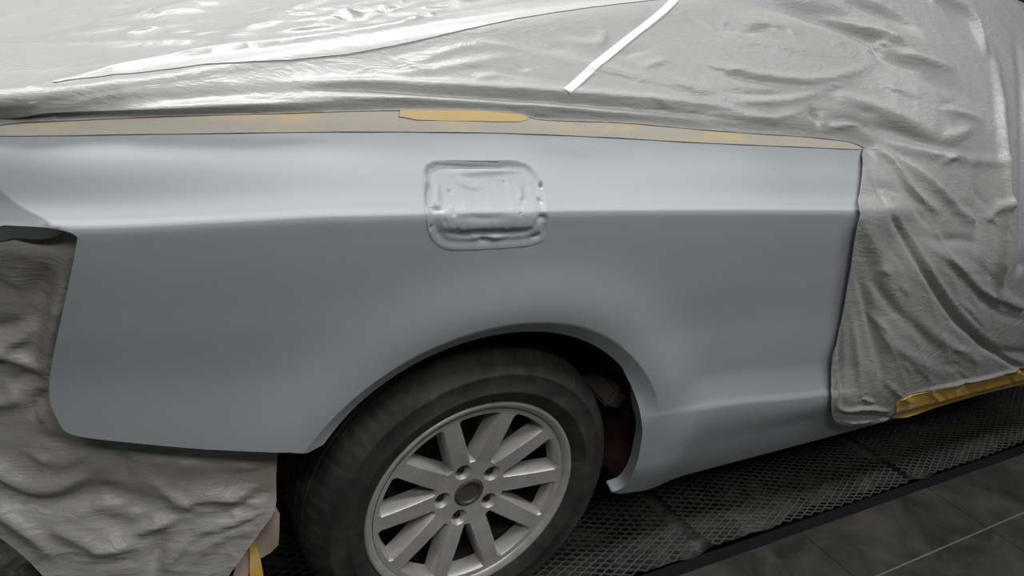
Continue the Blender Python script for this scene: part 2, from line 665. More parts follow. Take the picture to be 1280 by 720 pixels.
class Folds:
    """creases of a cloth: each is a line on the surface with a height and two widths"""

    def __init__(self, surf):
        self.s = surf
        self.items = []

    def add(self, pts, h, w1, w2=None, n=4):
        q = px(pts, self.s, n)
        P = self.s.fn(np.array([a[0] for a in q]), np.array([a[1] for a in q]))
        k0 = pts[0][0] <= 2 or pts[0][1] <= 2 or pts[0][0] > 1270
        k1 = pts[-1][0] <= 2 or pts[-1][1] <= 3 or pts[-1][0] > 1270
        self.items.append((P, h, w1, w2 or w1, k0, k1))

    def __call__(self, P, N):
        out = np.zeros(len(P))
        for L, h, w1, w2, keep0, keep1 in self.items:
            wm = max(w1, w2) * 3
            lo, hi = L.min(0) - wm, L.max(0) + wm
            m = np.all((P > lo) & (P < hi), axis=1)
            if not m.any():
                continue
            Q, NN = P[m], N[m]
            best = np.full(len(Q), 1e9)
            side = np.zeros(len(Q))
            along = np.zeros(len(Q))
            seg = np.linalg.norm(np.diff(L, axis=0), axis=1)
            cum = np.concatenate([[0], np.cumsum(seg)])
            for i in range(len(L) - 1):
                ab = L[i + 1] - L[i]
                t = np.clip(((Q - L[i]) @ ab) / (ab @ ab + 1e-12), 0, 1)
                D = Q - L[i] - t[:, None] * ab
                d = np.linalg.norm(D, axis=1)
                k = d < best
                best[k] = d[k]
                side[k] = np.einsum('ij,ij->i', np.cross(ab, NN[k]), D[k])
                along[k] = (cum[i] + t[k] * seg[i]) / cum[-1]
            w = np.where(side > 0, w1, w2)
            env = np.sin(np.pi * np.clip(along, 0, 1))**1.1
            # lines that run off the picture keep their height there
            if keep0:
                env = np.where(along < 0.5, 1.0, env)
            if keep1:
                env = np.where(along > 0.5, 1.0, env)
            out[m] += h * np.exp(-(best / w)**2) * env
        return out


def wrinkle(P, seed, scale, dirs):
    """crumpled plastic: folded sine sheets with a warped domain"""
    rg = np.random.RandomState(seed)
    out = np.zeros(len(P))
    W = P.copy()
    for k in range(3):
        a = rg.normal(size=3) * 5.5
        b = rg.normal(size=3)
        W = W + 0.035 * b * np.sin(P @ a + rg.rand() * 6)[:, None]
    for i, d in enumerate(dirs):
        d = np.array(d, float)
        d /= np.linalg.norm(d)
        f = scale * (0.7 + rg.rand() * .8)
        ph = rg.rand() * 6.28
        s = np.abs(np.sin(W @ d * f + ph))
        mod = 0.5 + 0.5 * np.sin(W @ rg.normal(size=3) * 4 + rg.rand() * 6)
        out += (1 - s)**2.2 * mod / len(dirs)
    return out


# ------------------------------------------------------------------ room
def quad(name, pts, m):
    o = link(name, mesh_of(name, pts, [(0, 1, 2, 3)], False), m)
    return tag(o, kind='structure')


X0, X1, Y0, Y1, H = -5.0, 6.5, -4.0, 5.0, 3.2
PE = -0.072      # near edge of the grated channel
fl = box_mesh('floor', X0, X1, Y0, PE, -0.15, 0.0)
tag(link('floor', fl, M['floor']), kind='structure')
pitm = mesh_of('trim_1', [(X0, PE, -0.14), (X1, PE, -0.14), (X1, Y1, -0.14), (X0, Y1, -0.14)], [(0, 1, 2, 3)], False)
tag(link('trim_1', pitm, M['pit']), kind='structure')
tag(link('trim_2', box_mesh('trim_2', X0, X1, PE, PE + 0.045, -0.14, -0.012, 0.003), M['pit']), kind='structure')
quad('wall_back', [(X0, Y1, -.15), (X1, Y1, -.15), (X1, Y1, H), (X0, Y1, H)], M['wall'])
quad('wall_front', [(X0, Y0, -.15), (X0, Y0, H), (X1, Y0, H), (X1, Y0, -.15)], M['wall'])
quad('wall_left', [(X0, Y0, -.15), (X0, Y1, -.15), (X0, Y1, H), (X0, Y0, H)], M['wall'])
quad('wall_right', [(X1, Y0, -.15), (X1, Y0, H), (X1, Y1, H), (X1, Y1, -.15)], M['wall'])
quad('ceiling', [(X0, Y0, H), (X0, Y1, H), (X1, Y1, H), (X1, Y0, H)], M['ceiling'])

# ------------------------------------------------------------------ car
car = empty('car', (0, 0, 0))
tag(car, 'car body in matt grey primer with rear bumper off, standing on the grating', 'car')

arch = [(0.383 * math.cos(math.radians(a)), 0.325 + 0.383 * math.sin(math.radians(a))) for a in
        np.linspace(146, 46, 46)]
# outline of the primed quarter panel and sill
low = px([(72, 525), (80, 538), (100, 546), (150, 552), (200, 557), (260, 562), (330, 565), (385, 566)], n=2)
rear = px([(97, 297), (88, 345), (76, 400), (64, 460), (62, 500), (72, 525)], n=3)
arch_low = px([(788, 480), (796, 500), (801, 520), (803, 542), (800, 562), (796, 580), (788, 598), (778, 610), (764, 615)], n=3)
poly = []
poly += [(-0.97, 1.045), (-0.97, 0.915)]
poly += px([(0, 275), (30, 279), (60, 284), (88, 291), (97, 297)], n=3)[:-1]
poly += rear[:-1]
poly += low
poly += arch
poly += arch_low
poly += [(0.36, 0.262), (0.60, 0.262), (1.6, 0.262), (2.4, 0.262), (2.4, 0.43), (1.2, 0.43), (1.06, 0.45), (1.02, 0.7), (0.97, 0.90), (0.97, 1.0), (0.97, 1.05)]

FLAP = smooth_line([(529, 225), (529, 210), (535, 202), (552, 199.5), (600, 200), (640, 200), (655, 202), (668, 210), (678, 226),
                    (684, 250), (687, 272), (686, 288), (678, 300), (664, 306), (640, 309), (607, 311), (575, 312), (555, 310), (542, 301), (535, 286), (530, 255)], 3, True)
flap_xv = px(FLAP)


def flap_hole(x, v):
    return inside(flap_xv, x, v) & (edge_dist(flap_xv, x, v) > 0.0015)


def zero(P, x, v):
    return np.zeros(len(P))


TL0, TL1 = px([(-60, 180), (97, 297)])


def tail_turn(P, x, v):
    # the panel turns in towards the tail lamp opening behind a slanting crease
    dx, dv = TL1[0] - TL0[0], TL1[1] - TL0[1]
    n = math.hypot(dx, dv)
    s_ = (dx * (v - TL0[1]) - dv * (x - TL0[0])) / n
    d = np.clip(-s_, 0, 0.06) * sstep(TL1[1] - 0.003, TL1[1] + 0.008, v)
    return -0.40 * d


arch_rings = (lambda X, Y: np.hypot(X, Y - 0.325) > 0.434,
              [(r * math.cos(a), 0.325 + r * math.sin(a)) for r in (0.388, 0.393, 0.398, 0.403, 0.408, 0.412, 0.416, 0.420, 0.425, 0.431)
               for a in np.linspace(-0.3, 2.75, 420)])
fine_v = np.concatenate([np.arange(0.262, 0.44, 0.011), np.arange(0.44, 0.56, 0.005), np.arange(0.56, 0.76, 0.006), np.arange(0.76, 0.85, 0.009), np.arange(0.85, 0.88, 0.0035),
                         np.arange(0.88, 0.99, 0.0035), np.arange(0.99, 1.022, 0.0035), np.arange(1.022, 1.05, 0.007)])
fine_x = np.concatenate([np.arange(-1.0, -0.8, 0.012), np.arange(-0.8, -0.6, 0.005), np.arange(-0.6, -0.42, 0.012), np.arange(-0.42, -0.24, 0.006), np.arange(-0.24, 0.09, 0.003), np.arange(0.09, 0.46, 0.006), np.arange(0.46, 1.0, 0.012), np.arange(1.0, 2.4, 0.04)])
sheet('quarter_panel', HULL, poly, 0.010, tail_turn, 0.028, M['primer'], car, fine_x, fine_v, flap_hole, arch_rings)

# silver door and sill further forward, behind the film
dpoly = [(0.985, 0.44), (2.4, 0.42), (2.4, 1.04), (0.985, 1.045)]
sheet('door', HULL, dpoly, 0.03, lambda P, x, v: np.zeros(len(P)) - 0.004, 0.01, M['silver'], car)
# glasshouse, roof and tail lid under the film
gpoly = [(-0.96, 1.055), (2.4, 1.055), (2.4, 2.8), (-0.96, 2.8)]
sheet('roof', HULL, gpoly, 0.04, lambda P, x, v: -0.006 - 0.029 * sstep(-0.6, -0.3, x), 0.005, M['silver'], car)
wpoly = [(-0.05, 1.09), (0.78, 1.09), (0.80, 1.33), (0.42, 1.33)]
sheet('side_window', HULL, wpoly, 0.03, lambda P, x, v: np.zeros(len(P)) - 0.031, 0.002, M['glass'], car)
wpoly = [(0.86, 1.09), (2.0, 1.09), (1.7, 1.33), (0.88, 1.33)]
sheet('side_window', HULL, wpoly, 0.03, lambda P, x, v: np.zeros(len(P)) - 0.031, 0.002, M['glass'], car)

# fuel filler opening: masked with film and primed over
fold_f = Folds(HULL)
F_ = fold_f.add
F_([(533, 226), (536, 213), (549, 206), (575, 205), (600, 205), (630, 205), (648, 206), (659, 211), (667, 221)], -0.011, 0.0055, 0.006)
F_([(548, 217), (600, 214), (655, 212)], 0.002, 0.005)
F_([(545, 289), (556, 290), (575, 292), (600, 291), (640, 290), (662, 287), (670, 278), (679, 273)], -0.007, 0.006)
F_([(670, 276), (678, 272), (684, 276)], -0.005, 0.005)
F_([(562, 273), (575, 273), (590, 272), (605, 273), (640, 271)], -0.003, 0.005)
F_([(596, 297), (606, 299), (616, 299)], -0.0045, 0.005)
F_([(585, 295), (600, 296), (625, 296), (640, 293)], 0.003, 0.004)
F_([(535, 228), (534, 245), (536, 258), (539, 262)], -0.004, 0.005)
F_([(538, 258), (542, 260), (556, 263)], -0.005, 0.004)
F_([(536, 284), (540, 286)], -0.004, 0.005)
F_([(548, 225), (546, 250), (552, 270)], 0.003, 0.006)
F_([(674, 230), (680, 233)], -0.007, 0.004)
F_([(673, 250), (678, 249)], -0.004, 0.005)
F_([(662, 297), (672, 295), (676, 290)], -0.003, 0.003)
F_([(640, 225), (652, 240), (645, 252)], 0.002, 0.005)
F_([(565, 228), (572, 224), (590, 232), (610, 230)], 0.0015, 0.007)
for i in range(26):
    a = random.random() * 2 * PI
    cx_, cy_ = 607 + 62 * math.cos(a) * random.uniform(.7, 1.05), 256 + 44 * math.sin(a) * random.uniform(.7, 1.05)
    F_([(cx_, cy_), (cx_ + random.uniform(-9, 9), cy_ + random.uniform(-6, 6))], random.uniform(-0.0018, 0.0012), 0.0035)


def flap_cover(P, x, v):
    ed = edge_dist(flap_xv, x, v)
    N = HULL.normals(x, v)
    # the crease of the body line is bridged by the taut film
    base = 0.0008 - 0.004 * sstep(0.002, 0.014, ed)
    lift = 0.007 * sstep(0.965, 0.905, v) * sstep(0, 0.035, ed)
    return base + lift + fold_f(P, N) * sstep(0.0005, 0.005, ed) + 0.0015 * wrinkle(P, 5, 60, [(1, 0, .3), (.3, 0, 1), (1, 0, -1)])


ff = sheet('fuel_filler_cover', HULL, flap_xv, 0.0028, flap_cover, 0.0015, M['primer'], car)

# wheel arch liner
lv, lf = [], []
LA = np.linspace(-7, 150, 80)
LY = np.linspace(-0.018, 0.30, 12)
for a in LA:
    for y in LY:
        r = 0.392 - 0.02 * sstep(0.0, 0.1, np.array([y]))[0] + 0.004 * math.sin(a * 0.6) * math.sin(y * 40)
        if a < 5:
            r -= 0.0008 * (5 - a)
        lv.append((r * math.cos(math.radians(a)), y, 0.325 + r * math.sin(math.radians(a))))
for i in range(len(LA) - 1):
    for j in range(len(LY) - 1):
        k = i * len(LY) + j
        lf.append((k, k + 1, k + len(LY) + 1, k + len(LY)))
# inner wall of the wheel house
k0 = len(lv)
lv.append((0, 0.30, 0.325))
for i in range(len(LA) - 1):
    lf.append((i * len(LY) + len(LY) - 1, k0, (i + 1) * len(LY) + len(LY) - 1))
link('wheel_arch_liner', mesh_of('wheel_arch_liner', lv, lf), M['liner'], car)
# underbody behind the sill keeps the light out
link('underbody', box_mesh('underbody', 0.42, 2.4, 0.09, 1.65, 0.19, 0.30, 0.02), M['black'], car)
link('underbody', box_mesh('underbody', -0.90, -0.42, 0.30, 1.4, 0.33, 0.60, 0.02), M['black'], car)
link('rear_panel', box_mesh('rear_panel', -0.955, -0.90, 0.32, 1.40, 0.50, 0.98, 0.02), M['silver'], car)
# rusty suspension bracket seen past the tyre
bm = bmesh.new()
bmesh.ops.create_cube(bm, size=1)
bmesh.ops.scale(bm, vec=(0.05, 0.10, 0.05), verts=bm.verts)
bmesh.ops.bevel(bm, geom=bm.edges[:], offset=0.008, segments=2, affect='EDGES')
me = bpy.data.meshes.new('bracket')
bm.to_mesh(me)
bm.free()
br = link('suspension_bracket', me, mat('rusty_bracket', (0.06, 0.045, 0.035), 0.8)[0], car)
br.location = (0.318, 0.06, 0.50)
br.rotation_euler = (0.2, 0.5, 0.2)

# ------------------------------------------------------------------ wheel
wheel = empty('wheel', (0, 0, 0.325), car)
TW = 0.0
tp = [(0.214, 0.016), (0.219, 0.004), (0.226, -0.004), (0.236, -0.011), (0.250, -0.0155), (0.2515, -0.0165), (0.254, -0.0165), (0.2555, -0.0155),
      (0.270, -0.016), (0.285, -0.014), (0.2865, -0.0148), (0.290, -0.0142), (0.2915, -0.0125), (0.300, -0.008), (0.309, 0.000), (0.3165, 0.011), (0.3205, 0.022),
      (0.3235, 0.036), (0.318, 0.038), (0.318, 0.046), (0.325, 0.048), (0.3262, 0.078), (0.319, 0.080), (0.319, 0.090), (0.3265, 0.092),
      (0.3265, 0.128), (0.319, 0.130), (0.319, 0.140), (0.3262, 0.142), (0.324, 0.178), (0.318, 0.198), (0.300, 0.222), (0.260, 0.230), (0.216, 0.212)]


def tread(i, j):
    if 13 <= j <= 17 or 28 <= j <= 30:
        return -0.0016 if i % 4 == 0 else 0
    if j in (20, 21, 24, 25):
        return -0.002 if i % 5 == 0 else 0
    return 0


ty = lathe_y('tyre', tp, 320, False, tread)
smooth_by_angle(ty, 40)
tyre = link('tyre', ty, M['rubber'], wheel)
rp = [(0.2095, 0.052), (0.2045, 0.012), (0.2065, 0.004), (0.2105, 0.0005), (0.2165, -0.0035), (0.2205, -0.005), (0.2235, -0.003), (0.2245, 0.001), (0.222, 0.010),
      (0.216, 0.02), (0.212, 0.045)]
rimm = lathe_y('rim', rp, 160, True)
rim = link('rim', rimm, M['alloy'], wheel)
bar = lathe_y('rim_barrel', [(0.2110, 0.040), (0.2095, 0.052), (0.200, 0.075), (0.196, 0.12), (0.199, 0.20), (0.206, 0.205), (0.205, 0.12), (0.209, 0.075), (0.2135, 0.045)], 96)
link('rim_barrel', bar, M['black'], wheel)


def rim_face(r):
    # dished: spokes run inwards to the hub
    return np.interp(r, [0.02, 0.030, 0.045, 0.075, 0.11, 0.16, 0.195, 0.208], [0.026, 0.024, 0.024, 0.0215, 0.0150, 0.0085, 0.0055, 0.0035])


def spider():
    holes = []
    for k in range(10):
        c = math.radians(3 + 36 * k + 18)
        r_out, r_in = 0.1965, 0.083
        pts = []
        # outer arc
        hw = lambda r: 0.0180 - 0.0030 * (r - 0.06) / 0.14   # half width of a spoke
        for r in (r_in, 0.11, 0.14, 0.17, 0.189):
            ang = math.radians(18) - math.asin((hw(r)) / r)
            pts.append((r, -ang))
        ao = math.radians(18) - math.asin(hw(r_out) / r_out)
        for t in np.linspace(-0.86, 0.86, 9):
            pts.append((r_out, ao * t))
        for r in (0.189, 0.17, 0.14, 0.11, r_in):
            ang = math.radians(18) - math.asin((hw(r)) / r)
            pts.append((r, ang))
        pts.append((r_in - 0.006, 0.08))
        pts.append((r_in - 0.006, -0.08))
        q = [(r * math.cos(c + a), r * math.sin(c + a)) for r, a in pts]
        holes.append(('w', q, c))
    for k in range(5):
        a = math.radians(39 + 72 * k)
        cx, cy = 0.0585 * math.cos(a), 0.0585 * math.sin(a)
        holes.append(('b', [(cx + 0.0180 * math.cos(t), cy + 0.0180 * math.sin(t)) for t in np.linspace(0, 2 * PI, 20, endpoint=False)], a))
    holes.append(('c', [(0.0326 * math.cos(t), 0.0326 * math.sin(t)) for t in np.linspace(0, 2 * PI, 36, endpoint=False)], 0))
    outer = [(0.2055 * math.cos(t), 0.2055 * math.sin(t)) for t in np.linspace(0, 2 * PI, 160, endpoint=False)]
    co, ed = [], []

    def ring(pts):
        s = len(co)
        co.extend(pts)
        ed.extend([(s + i, s + (i + 1) % len(pts)) for i in range(len(pts))])
    ring(outer)

    def shrink(q, d):
        c = np.mean(np.array(q), 0)
        Q = np.array(q)
        n = len(Q)
        out = []
        for i in range(n):
            t = Q[(i + 1) % n] - Q[i - 1]
            t /= np.linalg.norm(t)
            nn = np.array([-t[1], t[0]])
            if nn @ (c - Q[i]) < 0:
                nn = -nn
            out.append(tuple(Q[i] + nn * d))
        return out
    for kind, q, c in holes:
        ring(q)
    xs = np.linspace(-0.2, 0.2, 80)
    GX, GY = [a.ravel() for a in np.meshgrid(xs, xs)]
    R = np.hypot(GX, GY)
    ok = (R < 0.200)
    for kind, q, c in holes:
        ok &= ~inside(q, GX, GY) & (edge_dist(q, GX, GY) > 0.003)
    co2 = co + list(zip(GX[ok], GY[ok]))
    res = delaunay_2d_cdt([Vector(p) for p in co2], ed, [], 0, 1e-7)
    V = np.array([(p.x, p.y) for p in res[0]])
    cen = np.array([V[list(f)].mean(0) for f in res[2]])
    keep = np.hypot(cen[:, 0], cen[:, 1]) < 0.2054
    for kind, q, c in holes:
        keep &= ~inside(q, cen[:, 0], cen[:, 1])
    yy = rim_face(np.hypot(V[:, 0], V[:, 1]))
    verts = [(a, b, c) for a, b, c in zip(V[:, 0], yy, V[:, 1])]
    faces = [tuple(f) for f, k in zip(res[2], keep) if k]
    for kind, q, c in holes:
        if kind == 'w':
            rings = [(q, 0, 0), (shrink(q, 0.0014), 0.0016, 0), (shrink(q, 0.0065), 0.018, 0), (shrink(q, 0.0080), 0.034, 0)]
        elif kind == 'b':
            rings = [(q, 0, 0), (shrink(q, 0.0015), 0.002, 0), (shrink(q, 0.007), 0.018, 0), (shrink(q, 0.0175), 0.019, 0)]
        else:
            rings = [(q, 0, 0), (shrink(q, 0.001), 0.002, 0), (shrink(q, 0.001), 0.02, 0)]
        prev = None
        for pts, dy, _ in rings:
            s = len(verts)
            for (a, b), (a0, b0) in zip(pts, q):
                verts.append((a, float(rim_face(math.hypot(a0, b0))) + dy, b))
            if prev is not None:
                m = len(pts)
                for i in range(m):
                    faces.append((prev + i, prev + (i + 1) % m, s + (i + 1) % m, s + i))
            prev = s
    me = mesh_of('spokes', verts, faces)
    bm = bmesh.new()
    bm.from_mesh(me)
    bmesh.ops.remove_doubles(bm, verts=bm.verts, dist=1e-5)
    bmesh.ops.recalc_face_normals(bm, faces=bm.faces)
    bm.to_mesh(me)
    bm.free()
    smooth_by_angle(me, 28)
    return me


link('spokes', spider(), M['alloy'], wheel)
capm = lathe_y('centre_cap', [(0.0, 0.0265), (0.012, 0.0262), (0.022, 0.0255), (0.0235, 0.0225), (0.0275, 0.0215), (0.0315, 0.0235), (0.0325, 0.0245), (0.0325, 0.040)], 48)
smooth_by_angle(capm, 40)
tag(link('hub_cap', capm, M['cap'], wheel), 'dull brown-grey hub centre')
for k in range(5):
    a = math.radians(39 + 72 * k)
    bm = bmesh.new()
    bmesh.ops.create_cone(bm, cap_ends=True, segments=6, radius1=0.0078, radius2=0.0072, depth=0.010)
    bmesh.ops.bevel(bm, geom=bm.edges[:], offset=0.0008, segments=1, affect='EDGES')
    bmesh.ops.rotate(bm, matrix=Matrix.Rotation(PI / 2, 3, 'X'), verts=bm.verts)
    me = bpy.data.meshes.new('wheel_bolt')
    bm.to_mesh(me)
    bm.free()
    b = link('wheel_bolt', me, M['bolt'], wheel)
    b.location = (0.0585 * math.cos(a), 0.0345, 0.0585 * math.sin(a))
dm = lathe_y('brake_disc', [(0.05, 0.062), (0.075, 0.062), (0.078, 0.085), (0.148, 0.085), (0.150, 0.088), (0.150, 0.108), (0.075, 0.108)], 96)
smooth_by_angle(dm, 30)
link('brake_disc', dm, M['disc'], wheel)

# ------------------------------------------------------------------ film over roof and door
ff_ = Folds(FILM)
A = ff_.add
# roof edge ridge and long stretched folds over tail and roof
A([(0, 131), (110, 107), (240, 80), (427, 58), (540, 36), (640, 20), (740, 7), (850, 0)], 0.009, 0.010, 0.022)
A([(0, 66), (125, 66), (250, 66), (340, 69)], 0.008, 0.010, 0.03)
A([(0, 100), (100, 97), (180, 82), (240, 66)], 0.006, 0.012, 0.03)
A([(100, 36), (213, 27), (267, 13), (310, 2)], 0.008, 0.01, 0.03)
A([(0, 36), (30, 25), (70, 12)], 0.010, 0.01, 0.03)
A([(0, 139), (60, 132), (120, 127), (200, 118)], 0.005, 0.008, 0.02)
A([(270, 64), (320, 46), (427, 20), (470, 8)], 0.010, 0.008, 0.02)
A([(330, 60), (380, 48), (450, 36)], 0.008, 0.006, 0.02)
A([(300, 56), (420, 32), (520, 8)], 0.008, 0.006, 0.02)
A([(340, 54), (440, 34), (560, 8)], -0.007, 0.006, 0.012)
A([(427, 50), (500, 30), (620, 3)], 0.008, 0.008, 0.02)
A([(60, 62), (140, 48), (230, 42)], 0.006, 0.010, 0.02)
A([(40, 60), (90, 45), (130, 36)], -0.006, 0.010, 0.02)
A([(150, 66), (180, 52), (215, 48)], 0.006, 0.008, 0.02)
A([(110, 152), (200, 142), (330, 138), (427, 134)], 0.004, 0.006)
A([(60, 148), (130, 136), (230, 128), (427, 116)], -0.004, 0.008)
A([(250, 126), (330, 122), (427, 112), (520, 108)], 0.003, 0.008)
# rolled band just above the belt tape
A([(300, 112), (427, 110), (540, 113), (690, 121), (860, 133), (960, 148)], 0.007, 0.006, 0.010)
A([(300, 122), (427, 119), (540, 123), (690, 131), (860, 145), (980, 163)], -0.009, 0.006)
A([(320, 133), (427, 129), (560, 133), (690, 140), (860, 153)], 0.006, 0.005)
A([(540, 137), (600, 137), (650, 142), (700, 149), (760, 150)], 0.005, 0.004)
# side window region
A([(505, 92), (580, 66), (650, 70)], 0.003, 0.006, 0.012)
A([(460, 104), (540, 95), (650, 74)], 0.003, 0.006, 0.01)
A([(640, 68), (720, 86), (800, 104), (855, 116)], 0.005, 0.010, 0.014)
A([(755, 72), (800, 92), (860, 114), (920, 124)], 0.005, 0.010, 0.012)
A([(690, 55), (740, 62), (750, 45), (735, 30)], 0.004, 0.010)
A([(560, 92), (640, 98), (700, 108)], -0.003, 0.010)
A([(853, 68), (880, 84), (950, 99), (1010, 104), (1060, 94), (1095, 78)], 0.007, 0.008, 0.012)
A([(853, 80), (900, 97), (960, 108), (1010, 110)], -0.004, 0.008)
A([(850, 30), (880, 44), (910, 54)], -0.003, 0.012)
A([(900, 26), (950, 34), (1000, 44)], 0.006, 0.014)
A([(853, 36), (960, 60), (1030, 72)], 0.003, 0.010)
A([(870, 125), (930, 130), (980, 128), (1040, 112)], 0.005, 0.010)
A([(880, 118), (960, 122), (1010, 112)], -0.004, 0.008)
A([(900, 145), (960, 150), (1005, 140)], 0.005, 0.008)
A([(853, 148), (930, 163), (1010, 164)], -0.008, 0.007)
A([(1005, 140), (1015, 150), (1018, 164)], -0.010, 0.008, 0.012)
A([(1020, 168), (1040, 160), (1075, 158)], 0.006, 0.006)
A([(1025, 150), (1060, 153), (1085, 165)], -0.006, 0.008)
A([(1030, 118), (1060, 128), (1100, 142), (1140, 158), (1170, 174)], 0.014, 0.020, 0.016)
A([(1170, 176), (1195, 168), (1215, 158)], 0.010, 0.014)
A([(880, 6), (960, 10), (1040, 32), (1085, 52), (1105, 75), (1150, 96), (1200, 122), (1235, 150)], -0.022, 0.022, 0.030)
A([(1050, 4), (1100, 20), (1150, 48)], -0.018, 0.018)
A([(1010, 20), (1080, 38), (1120, 55), (1150, 80)], 0.012, 0.012)
A([(1110, 66), (1150, 78), (1190, 92)], 0.010, 0.010)
A([(1165, 138), (1200, 146), (1225, 154)], 0.010, 0.010)
A([(1060, 158), (1110, 166), (1170, 186), (1230, 202)], -0.014, 0.014)
A([(1090, 178), (1150, 190), (1210, 200), (1260, 206)], 0.012, 0.014)
A([(1165, 208), (1185, 196), (1200, 196)], 0.008, 0.008)
# right-hand vertical folds
A([(1160, 0), (1195, 15), (1215, 40), (1228, 80)], 0.020, 0.018, 0.014)
A([(1232, 50), (1243, 130), (1246, 220), (1245, 300), (1240, 385)], 0.016, 0.018, 0.020)
A([(1262, 40), (1272, 120), (1274, 220), (1272, 330)], -0.012, 0.02)
A([(1215, 200), (1218, 260), (1214, 320)], -0.012, 0.02)
A([(1246, 170), (1246, 240), (1244, 310), (1238, 392)], 0.012, 0.014)
rs = random.Random(8)
for i in range(46):
    x0 = rs.uniform(120, 520)
    y0 = rs.uniform(6, 62) - (x0 - 120) * 0.02
    ln = rs.uniform(30, 120)
    sl = -0.12 - 0.22 * min(1, (x0 - 100) / 250)
    A([(x0, y0), (x0 + ln * .5, y0 + ln * .5 * sl + rs.uniform(-2, 2)), (x0 + ln, max(2.5, y0 + ln * sl))], rs.uniform(-0.004, 0.006), 0.0045, 0.009, 3)
for i in range(30):
    x0 = rs.uniform(0, 200)
    y0 = rs.uniform(8, 95)
    ln = rs.uniform(50, 160)
    A([(x0, y0), (x0 + ln * .5, y0 - ln * .03), (x0 + ln, y0 - ln * .12)], rs.uniform(-0.003, 0.004), 0.006, 0.012, 3)
for i in range(40):
    x0 = rs.uniform(430, 1180)
    y0 = rs.uniform(15, 150)
    ln = rs.uniform(15, 60)
    sl = rs.uniform(-0.5, 0.5)
    A([(x0, y0), (x0 + ln * .5, y0 + ln * .5 * sl), (x0 + ln, y0 + ln * sl * .8)], rs.uniform(-0.004, 0.004), 0.005, 0.009, 3)
for i in range(60):
    x0 = rs.uniform(1070, 1250)
    y0 = rs.uniform(230, 480)
    ln = rs.uniform(15, 60)
    sl = rs.uniform(0.1, 1.6)
    if x0 + ln > 1279:
        continue
    A([(x0, y0), (x0 + ln * .5, y0 + ln * .5 * sl * .9), (x0 + ln * .9, min(y0 + ln * sl, 500))], rs.uniform(-0.004, 0.004), 0.006, 0.010, 3)
# folds fanning down from the end of the belt tape
A([(1074, 196), (1088, 236), (1118, 288), (1150, 340), (1190, 398), (1240, 440), (1279, 462)], -0.014, 0.007, 0.009)
A([(1080, 196), (1096, 236), (1127, 286), (1158, 334), (1198, 390), (1248, 432)], 0.003, 0.005, 0.006)
A([(1086, 186), (1110, 206), (1140, 246), (1172, 268)], 0.012, 0.007, 0.010)
A([(1086, 182), (1150, 222), (1200, 268), (1222, 278)], 0.014, 0.016, 0.008)
A([(1082, 190), (1105, 214), (1140, 262), (1190, 310)], -0.007, 0.010, 0.02)
A([(1222, 278), (1240, 258), (1262, 246)], 0.012, 0.014)
A([(1145, 298), (1190, 328), (1222, 360), (1272, 382)], 0.008, 0.010, 0.018)
A([(1165, 320), (1205, 356), (1240, 388), (1280, 400)], -0.003, 0.012)
A([(1140, 292), (1170, 300), (1200, 300), (1225, 310)], -0.006, 0.012)
A([(1070, 310), (1100, 368), (1130, 400), (1170, 440)], -0.006, 0.014)
A([(1064, 330), (1078, 380), (1094, 440), (1100, 490)], -0.010, 0.010, 0.016)
A([(1058, 380), (1066, 440), (1072, 495)], 0.008, 0.010)
A([(1047, 400), (1046, 450), (1048, 505)], -0.012, 0.007)
A([(1040, 420), (1039, 460), (1041, 505)], 0.010, 0.006)
A([(1090, 410), (1130, 440), (1180, 470)], 0.006, 0.016)
A([(1130, 380), (1170, 420), (1230, 456)], 0.006, 0.014)
A([(1200, 420), (1240, 436), (1280, 440)], -0.006, 0.016)
A([(1060, 250), (1085, 300), (1110, 350)], 0.006, 0.02)
# gathered hem at the foot of the door
A([(1038, 500), (1050, 508), (1080, 505), (1110, 512)], 0.012, 0.006)
A([(1042, 512), (1062, 515), (1090, 517), (1112, 519)], -0.008, 0.005)
A([(1044, 521), (1062, 524), (1090, 522)], 0.008, 0.005)
A([(1120, 492), (1160, 482), (1210, 472), (1279, 456)], 0.010, 0.006)
A([(1066, 500), (1075, 495), (1090, 500)], 0.008, 0.004)


def line_dist(L, x, v):
    d = np.full(len(x), 9.0)
    for a, b in zip(L[:-1], L[1:]):
        a, b = np.array(a), np.array(b)
        ab = b - a
        t = np.clip(((x - a[0]) * ab[0] + (v - a[1]) * ab[1]) / (ab @ ab + 1e-12), 0, 1)
        d = np.minimum(d, np.hypot(x - a[0] - t * ab[0], v - a[1] - t * ab[1]))
    return d


HEM = [(-0.98, 1.020)] + px([(0, 158), (30, 154), (110, 151), (200, 147), (320, 144), (427, 141), (530, 139), (600, 140), (648, 144),
                             (668, 150), (700, 152), (740, 153), (800, 156), (853, 161), (930, 167), (1010, 172), (1060, 178), (1078, 185)], FILM, 2)


HEM_LOW = px([(1113, 520), (1175, 504), (1279, 477)], FILM) + [(2.45, 0.30)]


